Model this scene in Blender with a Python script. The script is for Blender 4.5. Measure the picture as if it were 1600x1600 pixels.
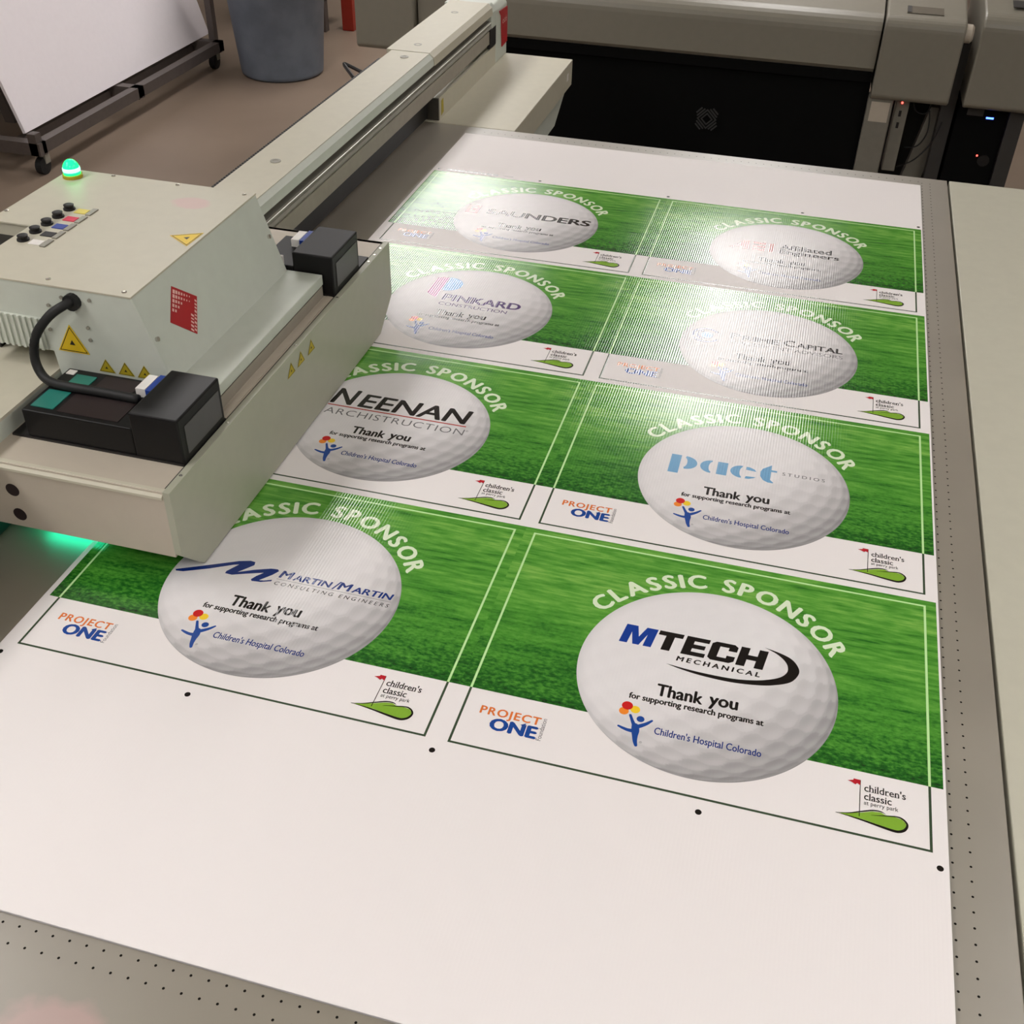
import bpy, bmesh, math, random
import numpy as np
from mathutils import Matrix, Vector

for o in list(bpy.data.objects):
    bpy.data.objects.remove(o, do_unlink=True)
sc = bpy.context.scene
col = sc.collection
IN = 0.0254          # all measures below are inches; z = 0 is the top of the printed sheet
ZF = 33.0            # the floor lies 33 in below it

def W(x, y, z):
    return Vector((x * IN, y * IN, (z + ZF) * IN))

# ------------------------------------------------------------------ camera
R = ((0.96405382, 0.26497018, 0.01977452),
     (0.17718221, -0.58562011, -0.79098391),
     (-0.19800679, 0.76605476, -0.61151731))
cam_d = bpy.data.cameras.new('camera')
cam = bpy.data.objects.new('camera', cam_d)
col.objects.link(cam)
m = Matrix.Identity(4)
for i in range(3):
    m[i][0] = R[0][i]
    m[i][1] = -R[1][i]
    m[i][2] = -R[2][i]
p = W(36.441, -33.702, 42.336)
for i in range(3):
    m[i][3] = p[i]
cam.matrix_world = m
cam_d.sensor_width = 36.0
cam_d.lens = 36.0 * 1744.328 / 1600.0
cam_d.clip_start = 0.02
cam_d.clip_end = 60
sc.camera = cam

# ------------------------------------------------------------------ world, exposure
wd = bpy.data.worlds.new('world')
sc.world = wd
wd.use_nodes = True
wd.node_tree.nodes['Background'].inputs[0].default_value = (1.0, 0.93, 0.85, 1)
wd.node_tree.nodes['Background'].inputs[1].default_value = 0.05
sc.view_settings.view_transform = 'Standard'
sc.view_settings.look = 'None'
sc.view_settings.gamma = 1.0
sc.view_settings.use_curve_mapping = False
sc.view_settings.exposure = 0.0
LAMP = 12.0                       # radiance of the ceiling diffusers
LAMPCOL = (1.0, 0.97, 0.955)
CEIL = 78.0                       # ceiling height over the sheet
LAMPS = []
for rx, ys, row in ((-53, (256, 206, 108, -4, -56), 'in the row over the brown aisle'), (24, (226, 176), 'in the far row beyond the printing table'),
                    (30, (-72,), 'in the row behind the photographer'), (106, (50, -22), 'in the added fill row right of the printing table')):  # right-hand row: unseen lights added to fill the right side
    for i_, ry in enumerate(ys):
        LAMPS.append((rx, ry, ('farthest', 'second', 'third', 'fourth', 'fifth', 'sixth', 'seventh')[i_] + (' light ' if i_ else ' light ') + row))

# ------------------------------------------------------------------ materials
def s2l(c):
    return tuple(((v / 255.0) / 12.92 if v <= 10 else (((v / 255.0) + 0.055) / 1.055) ** 2.4) for v in c)

def base_mat(name):
    mt = bpy.data.materials.new(name)
    mt.use_nodes = True
    return mt, mt.node_tree, mt.node_tree.nodes['Principled BSDF']

def plain(name, rgb, rough=0.5, metal=0.0, spec=0.4, noise=0.04, scale=40, emit=None, est=0):
    """painted / moulded surface with a faint procedural mottling"""
    mt, nt, b = base_mat(name)
    n = nt.nodes
    tc = n.new('ShaderNodeNewGeometry')
    tx = n.new('ShaderNodeTexNoise')
    tx.inputs['Scale'].default_value = scale
    tx.inputs['Detail'].default_value = 3
    nt.links.new(tc.outputs['Position'], tx.inputs['Vector'])
    rp = n.new('ShaderNodeValToRGB')
    lo = tuple(v * (1 - noise) for v in rgb)
    hi = tuple(min(1, v * (1 + noise)) for v in rgb)
    rp.color_ramp.elements[0].position = 0.3
    rp.color_ramp.elements[1].position = 0.7
    rp.color_ramp.elements[0].color = lo + (1,)
    rp.color_ramp.elements[1].color = hi + (1,)
    nt.links.new(tx.outputs['Fac'], rp.inputs['Fac'])
    nt.links.new(rp.outputs['Color'], b.inputs['Base Color'])
    b.inputs['Roughness'].default_value = rough
    b.inputs['Metallic'].default_value = metal
    b.inputs['Specular IOR Level'].default_value = spec
    if emit:
        b.inputs['Emission Color'].default_value = emit + (1,)
        b.inputs['Emission Strength'].default_value = est
    return mt

RIB = 0.187 * IN
def ribs(nt, b, amp):
    """the flutes of the plastic board: a fine corrugation along its length"""
    n = nt.nodes
    g = n.new('ShaderNodeNewGeometry')
    sx = n.new('ShaderNodeSeparateXYZ')
    nt.links.new(g.outputs['Position'], sx.inputs[0])
    mu = n.new('ShaderNodeMath'); mu.operation = 'MULTIPLY'; mu.inputs[1].default_value = 1.0 / RIB
    nt.links.new(sx.outputs['X'], mu.inputs[0])
    co = n.new('ShaderNodeMath'); co.operation = 'FRACT'
    nt.links.new(mu.outputs[0], co.inputs[0])
    am = n.new('ShaderNodeMath'); am.operation = 'MULTIPLY_ADD'; am.inputs[1].default_value = 2 * amp; am.inputs[2].default_value = -amp
    nt.links.new(co.outputs[0], am.inputs[0])
    wv = n.new('ShaderNodeTexNoise'); wv.inputs['Scale'].default_value = 9.0
    nt.links.new(g.outputs['Position'], wv.inputs['Vector'])
    ws = n.new('ShaderNodeMath'); ws.operation = 'MULTIPLY_ADD'
    ws.inputs[1].default_value = amp * 0.6; ws.inputs[2].default_value = -amp * 0.3
    nt.links.new(wv.outputs['Fac'], ws.inputs[0])
    cx = n.new('ShaderNodeCombineXYZ')
    ad = n.new('ShaderNodeMath'); ad.operation = 'ADD'
    nt.links.new(am.outputs[0], ad.inputs[0]); nt.links.new(ws.outputs[0], ad.inputs[1])
    nt.links.new(ad.outputs[0], cx.inputs[0])
    cx.inputs[2].default_value = 1.0
    nv = n.new('ShaderNodeVectorMath'); nv.operation = 'NORMALIZE'
    nt.links.new(cx.outputs[0], nv.inputs[0])
    nt.links.new(nv.outputs[0], b.inputs['Normal'])

def ink(name, rgb, rough=0.13, spec=0.62, amp=0.092):
    mt, nt, b = base_mat(name)
    b.inputs['Base Color'].default_value = tuple(rgb) + (1,)
    b.inputs['Roughness'].default_value = rough
    b.inputs['Specular IOR Level'].default_value = spec
    ribs(nt, b, amp)
    return mt

def grass_ink():
    mt, nt, b = base_mat('printed_grass_ink')
    n = nt.nodes
    tc = n.new('ShaderNodeTexCoord')
    mp = n.new('ShaderNodeVectorMath'); mp.operation = 'SCALE'; mp.inputs['Scale'].default_value = 1 / IN
    nt.links.new(tc.outputs['Object'], mp.inputs[0])
    sx = n.new('ShaderNodeSeparateXYZ'); nt.links.new(mp.outputs[0], sx.inputs[0])
    def noise(sxy, detail, scale=1.0):
        q = n.new('ShaderNodeMapping'); q.inputs['Scale'].default_value = (sxy[0], sxy[1], 1)
        nt.links.new(mp.outputs[0], q.inputs['Vector'])
        t = n.new('ShaderNodeTexNoise'); t.inputs['Scale'].default_value = scale; t.inputs['Detail'].default_value = detail
        t.inputs['Roughness'].default_value = 0.62
        nt.links.new(q.outputs[0], t.inputs['Vector'])
        return t.outputs['Fac']
    far = noise((0.45, 3.2), 5)
    near = noise((2.8, 5.2), 7)
    band = noise((0.08, 0.55), 2)
    mr = n.new('ShaderNodeMapRange'); mr.inputs[1].default_value = 4.3; mr.inputs[2].default_value = 13.0
    nt.links.new(sx.outputs['Y'], mr.inputs[0])
    mx = n.new('ShaderNodeMix'); mx.data_type = 'FLOAT'
    nt.links.new(mr.outputs[0], mx.inputs[0]); nt.links.new(near, mx.inputs[2]); nt.links.new(far, mx.inputs[3])
    # value = 0.55*blades + 0.30*height + 0.35*bands
    h = n.new('ShaderNodeMapRange'); h.inputs[1].default_value = 4.3; h.inputs[2].default_value = 12.0
    h.inputs[3].default_value = -0.16; h.inputs[4].default_value = 0.13
    nt.links.new(sx.outputs['Y'], h.inputs[0])
    a1 = n.new('ShaderNodeMath'); a1.operation = 'ADD'; nt.links.new(mx.outputs[0], a1.inputs[0]); nt.links.new(h.outputs[0], a1.inputs[1])
    bm_ = n.new('ShaderNodeMath'); bm_.operation = 'MULTIPLY_ADD'; bm_.inputs[1].default_value = 0.55; bm_.inputs[2].default_value = -0.275
    nt.links.new(band, bm_.inputs[0])
    a2 = n.new('ShaderNodeMath'); a2.operation = 'ADD'; nt.links.new(a1.outputs[0], a2.inputs[0]); nt.links.new(bm_.outputs[0], a2.inputs[1])
    rp = n.new('ShaderNodeValToRGB')
    cr = rp.color_ramp
    cr.elements[0].position = 0.18; cr.elements[0].color = s2l((16, 58, 20)) + (1,)
    cr.elements[1].position = 0.85; cr.elements[1].color = s2l((132, 186, 84)) + (1,)
    for ps, c in ((0.36, (36, 100, 32)), (0.50, (70, 140, 46)), (0.64, (92, 160, 58))):
        e = cr.elements.new(ps); e.color = s2l(c) + (1,)
    nt.links.new(a2.outputs[0], rp.inputs['Fac'])
    nt.links.new(rp.outputs['Color'], b.inputs['Base Color'])
    b.inputs['Roughness'].default_value = 0.13
    b.inputs['Specular IOR Level'].default_value = 0.62
    ribs(nt, b, 0.092)
    return mt

def ball_ink():
    mt, nt, b = base_mat('printed_golf_ball_ink')
    a = nt.nodes.new('ShaderNodeAttribute'); a.attribute_name = 'print'
    nt.links.new(a.outputs['Color'], b.inputs['Base Color'])
    b.inputs['Roughness'].default_value = 0.16
    b.inputs['Specular IOR Level'].default_value = 0.16
    ribs(nt, b, 0.092)
    return mt

def grain(name, c1, c2, rough, spec, scale, stretch=(1, 1, 1), pos=(0.35, 0.65), metal=0.0, detail=6):
    mt, nt, b = base_mat(name)
    n = nt.nodes
    g = n.new('ShaderNodeNewGeometry')
    q = n.new('ShaderNodeMapping'); q.inputs['Scale'].default_value = stretch
    nt.links.new(g.outputs['Position'], q.inputs['Vector'])
    t = n.new('ShaderNodeTexNoise'); t.inputs['Scale'].default_value = scale; t.inputs['Detail'].default_value = detail
    nt.links.new(q.outputs[0], t.inputs['Vector'])
    rp = n.new('ShaderNodeValToRGB')
    rp.color_ramp.elements[0].position = pos[0]; rp.color_ramp.elements[0].color = tuple(c1) + (1,)
    rp.color_ramp.elements[1].position = pos[1]; rp.color_ramp.elements[1].color = tuple(c2) + (1,)
    nt.links.new(t.outputs['Fac'], rp.inputs['Fac'])
    nt.links.new(rp.outputs['Color'], b.inputs['Base Color'])
    b.inputs['Roughness'].default_value = rough
    b.inputs['Specular IOR Level'].default_value = spec
    b.inputs['Metallic'].default_value = metal
    return mt

def stain(mt, centre, rx, ry, rgb, amount=0.5):
    """an ink smear on a painted surface (world position in inches)"""
    nt = mt.node_tree; n = nt.nodes; b = n['Principled BSDF']
    src = b.inputs['Base Color'].links[0].from_socket
    g = n.new('ShaderNodeNewGeometry')
    w = W(*centre)
    sub = n.new('ShaderNodeVectorMath'); sub.operation = 'SUBTRACT'; sub.inputs[1].default_value = w
    nt.links.new(g.outputs['Position'], sub.inputs[0])
    dv = n.new('ShaderNodeVectorMath'); dv.operation = 'MULTIPLY'; dv.inputs[1].default_value = (1 / (rx * IN), 1 / (ry * IN), 1 / (0.5 * IN))
    nt.links.new(sub.outputs[0], dv.inputs[0])
    ln = n.new('ShaderNodeVectorMath'); ln.operation = 'LENGTH'; nt.links.new(dv.outputs[0], ln.inputs[0])
    t = n.new('ShaderNodeTexNoise'); t.inputs['Scale'].default_value = 35; t.inputs['Detail'].default_value = 4
    nt.links.new(g.outputs['Position'], t.inputs['Vector'])
    ad = n.new('ShaderNodeMath'); ad.operation = 'MULTIPLY_ADD'; ad.inputs[1].default_value = 0.9; ad.inputs[2].default_value = -0.45
    nt.links.new(t.outputs['Fac'], ad.inputs[0])
    su = n.new('ShaderNodeMath'); su.operation = 'ADD'; nt.links.new(ln.outputs['Value'], su.inputs[0]); nt.links.new(ad.outputs[0], su.inputs[1])
    mr = n.new('ShaderNodeMapRange'); mr.inputs[1].default_value = 0.75; mr.inputs[2].default_value = 1.15
    mr.inputs[3].default_value = amount; mr.inputs[4].default_value = 0.0
    nt.links.new(su.outputs[0], mr.inputs[0])
    mx = n.new('ShaderNodeMix'); mx.data_type = 'RGBA'
    nt.links.new(mr.outputs[0], mx.inputs[0]); nt.links.new(src, mx.inputs[6]); mx.inputs[7].default_value = tuple(rgb) + (1,)
    nt.links.new(mx.outputs[2], b.inputs['Base Color'])

M = {}
M['sheet'] = ink('white_fluted_plastic', (0.845, 0.80, 0.785), rough=0.5, spec=0.12, amp=0.03)
M['grass'] = grass_ink()
M['ball'] = ball_ink()
for nm, c in dict(ink_white=(226, 240, 208), ink_line=(196, 236, 166), ink_dark=(62, 78, 58), ink_black=(22, 18, 18), ink_navy=(26, 50, 120),
                  ink_blue=(30, 72, 150), ink_royal=(20, 60, 150), ink_orange=(226, 120, 58), ink_red=(206, 32, 34), ink_ball_orange=(244, 140, 44),
                  ink_yellow=(246, 208, 50), ink_lime=(132, 176, 56), ink_steel=(110, 165, 205), ink_grey=(110, 108, 110), ink_purple=(72, 40, 104),
                  ink_magenta=(168, 60, 130), ink_sky=(92, 160, 226), ink_brick=(178, 62, 52), ink_maroon=(150, 40, 50), ink_flag=(186, 34, 46)).items():
    M[nm] = ink(nm, s2l(c))
M['beige'] = plain('cream_grey_paint', s2l((194, 189, 170)), 0.42, spec=0.35, noise=0.02)
M['bodytop'] = plain('cream_grey_cover_paint', s2l((194, 189, 170)), 0.42, spec=0.35, noise=0.02)
stain(M['bodytop'], (-1.55, 28.1, 13.42), 1.3, 0.9, s2l((214, 160, 168)), 0.42)
M['green'] = plain('grey_green_paint', s2l((200, 205, 194)), 0.42, spec=0.35, noise=0.02)
M['carr'] = plain('carriage_beige_paint', s2l((186, 176, 160)), 0.4, spec=0.35, noise=0.02)
M['plate'] = plain('carriage_plate_paint', s2l((168, 169, 150)), 0.38, spec=0.4, noise=0.02)
M['alu'] = plain('brushed_aluminium', s2l((150, 147, 136)), 0.42, metal=0.2, noise=0.05)
M['strip'] = plain('matte_grey_channel', s2l((158, 151, 138)), 0.5, spec=0.3)
M['rail'] = plain('polished_steel_rail', s2l((200, 198, 190)), 0.35, metal=0.6, noise=0.03)
M['darkalu'] = plain('dark_anodised_metal', s2l((88, 84, 76)), 0.4, metal=0.4, noise=0.04)
M['bed'] = grain('vacuum_bed_aluminium', s2l((130, 122, 108)), s2l((141, 133, 118)), 0.5, 0.5, 5, pos=(0.3, 0.7))
b = M['bed'].node_tree.nodes['Principled BSDF']
b.inputs['Coat Weight'].default_value = 1.0; b.inputs['Coat Roughness'].default_value = 0.38; b.inputs['Coat IOR'].default_value = 2.0
stain(M['bed'], (14.6, -17.6, -0.16), 2.6, 1.6, s2l((196, 150, 146)), 0.45)
M['ext'] = plain('extension_table_paint', s2l((190, 187, 170)), 0.4, spec=0.35, noise=0.02)
M['hole'] = plain('hole_black', (0.012, 0.010, 0.009), 0.9, spec=0.05)
M['black'] = plain('black_plastic', s2l((30, 28, 28)), 0.42, spec=0.35, noise=0.08)
M['lampbox'] = plain('black_lamp_housing_plastic', s2l((18, 17, 18)), 0.42, spec=0.25, noise=0.06)
M['recess'] = plain('brown_black_recess_plastic', s2l((44, 34, 34)), 0.45, spec=0.3)
M['window'] = plain('dark_grey_window_panel', s2l((70, 70, 68)), 0.3, spec=0.5)
M['teal'] = plain('teal_translucent_panel', s2l((36, 120, 108)), 0.3, spec=0.5)
M['rubber'] = plain('black_rubber', s2l((34, 34, 34)), 0.55, spec=0.3)
M['steel'] = plain('screw_steel', s2l((215, 212, 205)), 0.25, metal=0.9)
M['white'] = plain('white_label', s2l((232, 228, 222)), 0.5)
M['blue'] = plain('blue_plastic', s2l((34, 66, 150)), 0.35)
M['yellow'] = plain('yellow_warning_label', s2l((226, 190, 26)), 0.45)
M['olive'] = plain('worn_yellow_label', s2l((176, 158, 40)), 0.5)
M['lblack'] = plain('label_black_print', s2l((30, 26, 20)), 0.5)
M['red'] = plain('red_label', s2l((172, 34, 40)), 0.4)
M['pink'] = plain('label_pale_print', s2l((232, 190, 182)), 0.5)
M['kblue'] = plain('key_blue', s2l((44, 66, 150)), 0.5)
M['kred'] = plain('key_red', s2l((208, 40, 74)), 0.5)
M['kyel'] = plain('key_yellow', s2l((222, 204, 96)), 0.5)
M['floor'] = grain('brown_sealed_floor', s2l((122, 106, 92)), s2l((137, 120, 105)), 0.42, 0.35, 1.6, pos=(0.3, 0.75))
M['wall'] = plain('grey_wall_paint', s2l((196, 190, 180)), 0.7, spec=0.2)
M['ceil'] = plain('ceiling_tile_white', s2l((205, 200, 190)), 0.8, spec=0.1)
M['pgrey'] = plain('printer_grey_plastic', s2l((130, 125, 113)), 0.36, spec=0.45, noise=0.02)
M['pgrey2'] = plain('printer_leg_grey', s2l((124, 120, 110)), 0.45, spec=0.3)
M['pdark'] = plain('printer_dark_panel', s2l((58, 56, 54)), 0.5)
M['screen'] = plain('dim_screen_glass', s2l((112, 106, 96)), 0.15, spec=0.6)
M['fabric'] = plain('black_fabric', (0.006, 0.006, 0.006), 0.9, spec=0.03)
M['emblem'] = plain('grey_emblem_print', s2l((52, 52, 52)), 0.7)
M['can'] = grain('grey_trash_can_plastic', s2l((104, 112, 124)), s2l((118, 126, 138)), 0.5, 0.35, 8)
M['cartsteel'] = plain('grey_cart_steel', s2l((96, 88, 84)), 0.45, metal=0.3, noise=0.06)
M['board'] = plain('white_board_face', s2l((240, 233, 236)), 0.32, spec=0.4, noise=0.01)
M['redpost'] = plain('red_painted_steel', s2l((150, 44, 30)), 0.45)
M['beacon'] = plain('green_beacon_glass', (0.02, 0.6, 0.3), 0.15, emit=(0.003, 1.0, 0.09), est=4)
M['beaconcore'] = plain('beacon_bulb', (0.5, 1, 0.8), 0.2, emit=(0.30, 1.0, 0.65), est=2.0)
M['uv'] = plain('curing_lamp_glow', (0.0, 0.5, 0.3), 0.3, emit=(0.02, 1.0, 0.50), est=6)
M['ledred'] = plain('red_led', (0.6, 0.02, 0.02), 0.3, emit=(1, 0.08, 0.06), est=5)
M['ledblue'] = plain('blue_led', (0.02, 0.05, 0.6), 0.3, emit=(0.05, 0.12, 1), est=8)
mt, nt, b = base_mat('lamp_diffuser')
b.inputs['Base Color'].default_value = (0.9, 0.9, 0.9, 1)
b.inputs['Emission Color'].default_value = LAMPCOL + (1,)
b.inputs['Emission Strength'].default_value = LAMP
M['diffuser'] = mt

# ------------------------------------------------------------------ mesh helpers
class MB:
    def __init__(s):
        s.v = []; s.f = []
    def add(s, v, f):
        k = len(s.v); s.v += [tuple(q) for q in v]; s.f += [tuple(i + k for i in q) for q in f]; return s
    def box(s, x0, x1, y0, y1, z0, z1):
        return s.add([(x0, y0, z0), (x1, y0, z0), (x1, y1, z0), (x0, y1, z0), (x0, y0, z1), (x1, y0, z1), (x1, y1, z1), (x0, y1, z1)],
                     [(0, 3, 2, 1), (4, 5, 6, 7), (0, 1, 5, 4), (1, 2, 6, 5), (2, 3, 7, 6), (3, 0, 4, 7)])
    def prism(s, prof, axis, a0, a1):
        n = len(prof)
        def mk(u, v, a):
            return {'x': (a, u, v), 'y': (u, a, v), 'z': (u, v, a)}[axis]
        v = [mk(u, w, a0) for u, w in prof] + [mk(u, w, a1) for u, w in prof]
        f = [tuple(range(n)), tuple(range(2 * n - 1, n - 1, -1))] + [(i, i + n, (i + 1) % n + n, (i + 1) % n) for i in range(n)]
        return s.add(v, f)
    def lathe(s, cx, cy, prof, seg=24, axis='z'):
        n = len(prof); v = []; f = []
        for r, z in prof:
            for k in range(seg):
                a = 2 * math.pi * k / seg
                d = (r * math.cos(a), r * math.sin(a))
                if axis == 'z': v.append((cx + d[0], cy + d[1], z))
                elif axis == 'x': v.append((z, cx + d[0], cy + d[1]))
                else: v.append((cx + d[0], z, cy + d[1]))
        for i in range(n - 1):
            for k in range(seg):
                k2 = (k + 1) % seg
                f.append((i * seg + k, i * seg + k2, (i + 1) * seg + k2, (i + 1) * seg + k))
        f.append(tuple(range(seg))[::-1]); f.append(tuple((n - 1) * seg + k for k in range(seg)))
        return s.add(v, f)
    def tube(s, pts, r, seg=8, smooth=4):
        P = [Vector(q) for q in pts]
        Q = []
        for i in range(len(P) - 1):
            a = P[max(i - 1, 0)]; b_ = P[i]; c = P[i + 1]; d = P[min(i + 2, len(P) - 1)]
            for k in range(smooth):
                t = k / smooth
                Q.append(0.5 * ((2 * b_) + (c - a) * t + (2 * a - 5 * b_ + 4 * c - d) * t * t + (3 * b_ - a - 3 * c + d) * t ** 3))
        Q.append(P[-1])
        v = []; f = []
        up = Vector((0.3, 0.2, 0.93))
        for i, q in enumerate(Q):
            t = (Q[min(i + 1, len(Q) - 1)] - Q[max(i - 1, 0)]).normalized()
            x = t.cross(up)
            if x.length < 1e-3: x = t.cross(Vector((1, 0, 0)))
            x.normalize(); y = t.cross(x)
            for k in range(seg):
                a = 2 * math.pi * k / seg
                v.append(tuple(q + x * (r * math.cos(a)) + y * (r * math.sin(a))))
        for i in range(len(Q) - 1):
            for k in range(seg):
                k2 = (k + 1) % seg
                f.append((i * seg + k, i * seg + k2, (i + 1) * seg + k2, (i + 1) * seg + k))
        f.append(tuple(range(seg))); f.append(tuple((len(Q) - 1) * seg + k for k in range(seg))[::-1])
        return s.add(v, f)
    def slab(s, pts, nrm, t):
        """flat outline given in 3-D, thickened by t along nrm"""
        n = len(pts); d = Vector(nrm).normalized() * t
        v = [tuple(q) for q in pts] + [tuple(Vector(q) + d) for q in pts]
        f = [tuple(range(n))[::-1], tuple(range(n, 2 * n))] + [(i, (i + 1) % n, (i + 1) % n + n, i + n) for i in range(n)]
        return s.add(v, f)
    def mesh(s, name, mat, org=(0, 0, 0), tri=False, smooth=False):
        me = bpy.data.meshes.new(name)
        me.from_pydata([((x - org[0]) * IN, (y - org[1]) * IN, (z - org[2]) * IN) for x, y, z in s.v], [], s.f)
        bm = bmesh.new(); bm.from_mesh(me)
        bmesh.ops.recalc_face_normals(bm, faces=bm.faces)
        if tri: bmesh.ops.triangulate(bm, faces=bm.faces)
        bm.to_mesh(me); bm.free()
        if smooth:
            for q in me.polygons: q.use_smooth = True
        me.materials.append(mat)
        return me

ORG = {}
def link(name, me, org, parent=None, bevel=0):
    o = bpy.data.objects.new(name, me)
    col.objects.link(o)
    ORG[o.name] = org
    if parent:
        po = ORG[parent.name]
        o.parent = parent
        o.location = ((org[0] - po[0]) * IN, (org[1] - po[1]) * IN, (org[2] - po[2]) * IN)
    else:
        o.location = W(*org)
    if bevel:
        md = o.modifiers.new('bevel', 'BEVEL'); md.width = bevel * IN; md.segments = 2; md.limit_method = 'ANGLE'; md.angle_limit = 0.6
    return o

def part(name, mb, mat, parent, bevel=0, smooth=False, label=None, org=None, kind=None):
    org = org or ORG[parent.name]
    o = link(name, mb.mesh(name, M[mat], org, smooth=smooth), org, parent, bevel)
    if label: o['label'] = label
    if kind: o['kind'] = kind
    return o

def tag(o, label, cat, group=None):
    o['label'] = label; o['category'] = cat
    if group: o['group'] = group
    return o

def thing(name, label, cat, org, group=None):
    o = link(name, None, org)
    o.empty_display_size = 0.1
    return tag(o, label, cat, group)

def solid(name, mb, mat, label, cat, org, bevel=0, smooth=False, group=None):
    o = link(name, mb.mesh(name, M[mat], org, smooth=smooth), org, None, bevel)
    return tag(o, label, cat, group)

def struct(name, mb, mat):
    o = link(name, mb.mesh(name, M[mat], (0, 0, 0)), (0, 0, 0))
    o['kind'] = 'structure'
    return o

# ------------------------------------------------------------------ room
X0, X1, Y0, Y1 = -230, 190, -150, 330
struct('floor', MB().box(X0, X1, Y0, Y1, -34, -33), 'floor')
struct('ceiling', MB().box(X0, X1, Y0, Y1, CEIL + 3, CEIL + 4), 'ceil')
struct('wall_back', MB().box(X0, X1, Y1, Y1 + 4, -33, CEIL + 3), 'wall')
struct('wall_front', MB().box(X0, X1, Y0 - 4, Y0, -33, CEIL + 3), 'wall')
struct('wall_left', MB().box(X0 - 4, X0, Y0, Y1, -33, CEIL + 3), 'wall')
struct('wall_right', MB().box(X1, X1 + 4, Y0, Y1, -33, CEIL + 3), 'wall')
for lx, ly, where in LAMPS:
    t = thing('ceiling_light', 'white fluorescent ceiling light, ' + where, 'ceiling light', (lx, ly, CEIL + 3), 'ceiling lights')
    fr = MB()
    fr.box(lx - 13, lx - 11.5, ly - 25, ly + 25, CEIL, CEIL + 3); fr.box(lx + 11.5, lx + 13, ly - 25, ly + 25, CEIL, CEIL + 3)
    fr.box(lx - 11.5, lx + 11.5, ly - 25, ly - 23.5, CEIL, CEIL + 3); fr.box(lx - 11.5, lx + 11.5, ly + 23.5, ly + 25, CEIL, CEIL + 3)
    part('frame', fr, 'white', t)
    part('diffuser', MB().box(lx - 11.5, lx + 11.5, ly - 23.5, ly + 23.5, CEIL + 0.4, CEIL + 0.8), 'diffuser', t)

# ------------------------------------------------------------------ printing table
TZ = -0.16
t = thing('printing_table', 'large grey flatbed printing table with rows of vacuum holes', 'table', (18, 28, -33))
part('vacuum_bed', MB().box(-16, 50.85, -34, 86.4, TZ - 2.2, TZ), 'bed', t, bevel=0.06)
part('extension_panel', MB().box(51.05, 84, -34, 86.4, TZ - 2.2, TZ), 'ext', t, bevel=0.06, label='greenish grey extension panel right of the dark seam')
part('pedestal', MB().box(-10, 46, -26, 78, -30, TZ - 2.2), 'green', t)
for lx in (-6, 40):
    for ly in (-20, 72):
        part('leg', MB().lathe(lx, ly, [(2.6, -33), (2.6, -32.4), (1.2, -32), (1.2, -30)], 16), 'darkalu', t)
for lx in (56, 80):
    for ly in (-20, 72):
        part('leg', MB().box(lx - 1, lx + 1, ly - 1, ly + 1, -33, TZ - 2.2), 'darkalu', t)
hb = MB()
def hole(x, y, r=0.062):
    k = 8
    hb.add([(x + r * math.cos(6.2832 * i / k), y + r * math.sin(6.2832 * i / k), TZ + 0.004) for i in range(k)], [tuple(range(k))])
HP = 0.7874
for i in range(127):
    for hx in (48.31, 49.10):
        hole(hx, -14.42 + i * HP)
for i in range(2, 52):
    for hy in (-13.63, -14.42):
        hole(9.73 + (i - 2) * HP - 0.0, hy)
for i in range(60):
    hole(1.5 + i * HP, 85.1); 
part('vacuum_holes', hb, 'hole', t, kind='stuff')

# ------------------------------------------------------------------ fluted sheet with the eight printed signs
SX0, SX1, SY0, SY1 = -0.32, 48.12, -13.25, 83.78
sheet = thing('plastic_sheet', 'white fluted plastic sheet printed with eight green golf signs on the table', 'printed sheet', (SX0, SY0, TZ))
part('sheet_body', MB().box(SX0, SX1, SY0, SY1, TZ + 0.012, 0.0), 'sheet', sheet)
def disc(cx, cy, r, z, k=20, ry=None):
    ry = ry or r
    return [(cx + r * math.cos(6.2832 * i / k), cy + ry * math.sin(6.2832 * i / k), z) for i in range(k)]
for dx, dy in ((0.07, -0.06), (10.96, -0.05), (24.02, 0), (36.98, -0.03), (47.73, -0.06), (0.30, 72.75), (10.99, 72.7), (24.01, 72.7), (37.02, 72.74), (47.77, 72.73)):
    b_ = MB(); b_.add(disc(dx, dy, 0.155, 0.003), [tuple(range(20))])
    part('registration_dot', b_, 'ink_black', sheet)
tm = MB()
random.seed(4)
x = 1.15
while x < 6.5:
    w = random.uniform(0.3, 0.62)
    tm.box(x, min(x + w, 6.6), 72.62, 72.98, 0.001, 0.003)
    x += w + random.uniform(0.06, 0.14)
tm.box(7.08, 8.17, 72.82, 72.88, 0.001, 0.003)
part('test_pattern', tm, 'ink_grey', sheet, label='row of small grey printer test marks')

def curve_mesh(s, bold=0.0, shear=0.0, space=1.0):
    cu = bpy.data.curves.new('lettering', 'FONT')
    cu.body = s; cu.size = 1.0; cu.offset = bold; cu.shear = shear; cu.resolution_u = 3; cu.space_character = space
    o = bpy.data.objects.new('lettering', cu); col.objects.link(o)
    bpy.context.view_layer.update()
    dg = bpy.context.evaluated_depsgraph_get()
    me = bpy.data.meshes.new_from_object(o.evaluated_get(dg))
    v = [tuple(q.co) for q in me.vertices]; f = [tuple(q.vertices) for q in me.polygons]
    bpy.data.objects.remove(o, do_unlink=True); bpy.data.curves.remove(cu); bpy.data.meshes.remove(me)
    return v, f
CAPH = max(q[1] for q in curve_mesh('H')[0])

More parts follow.
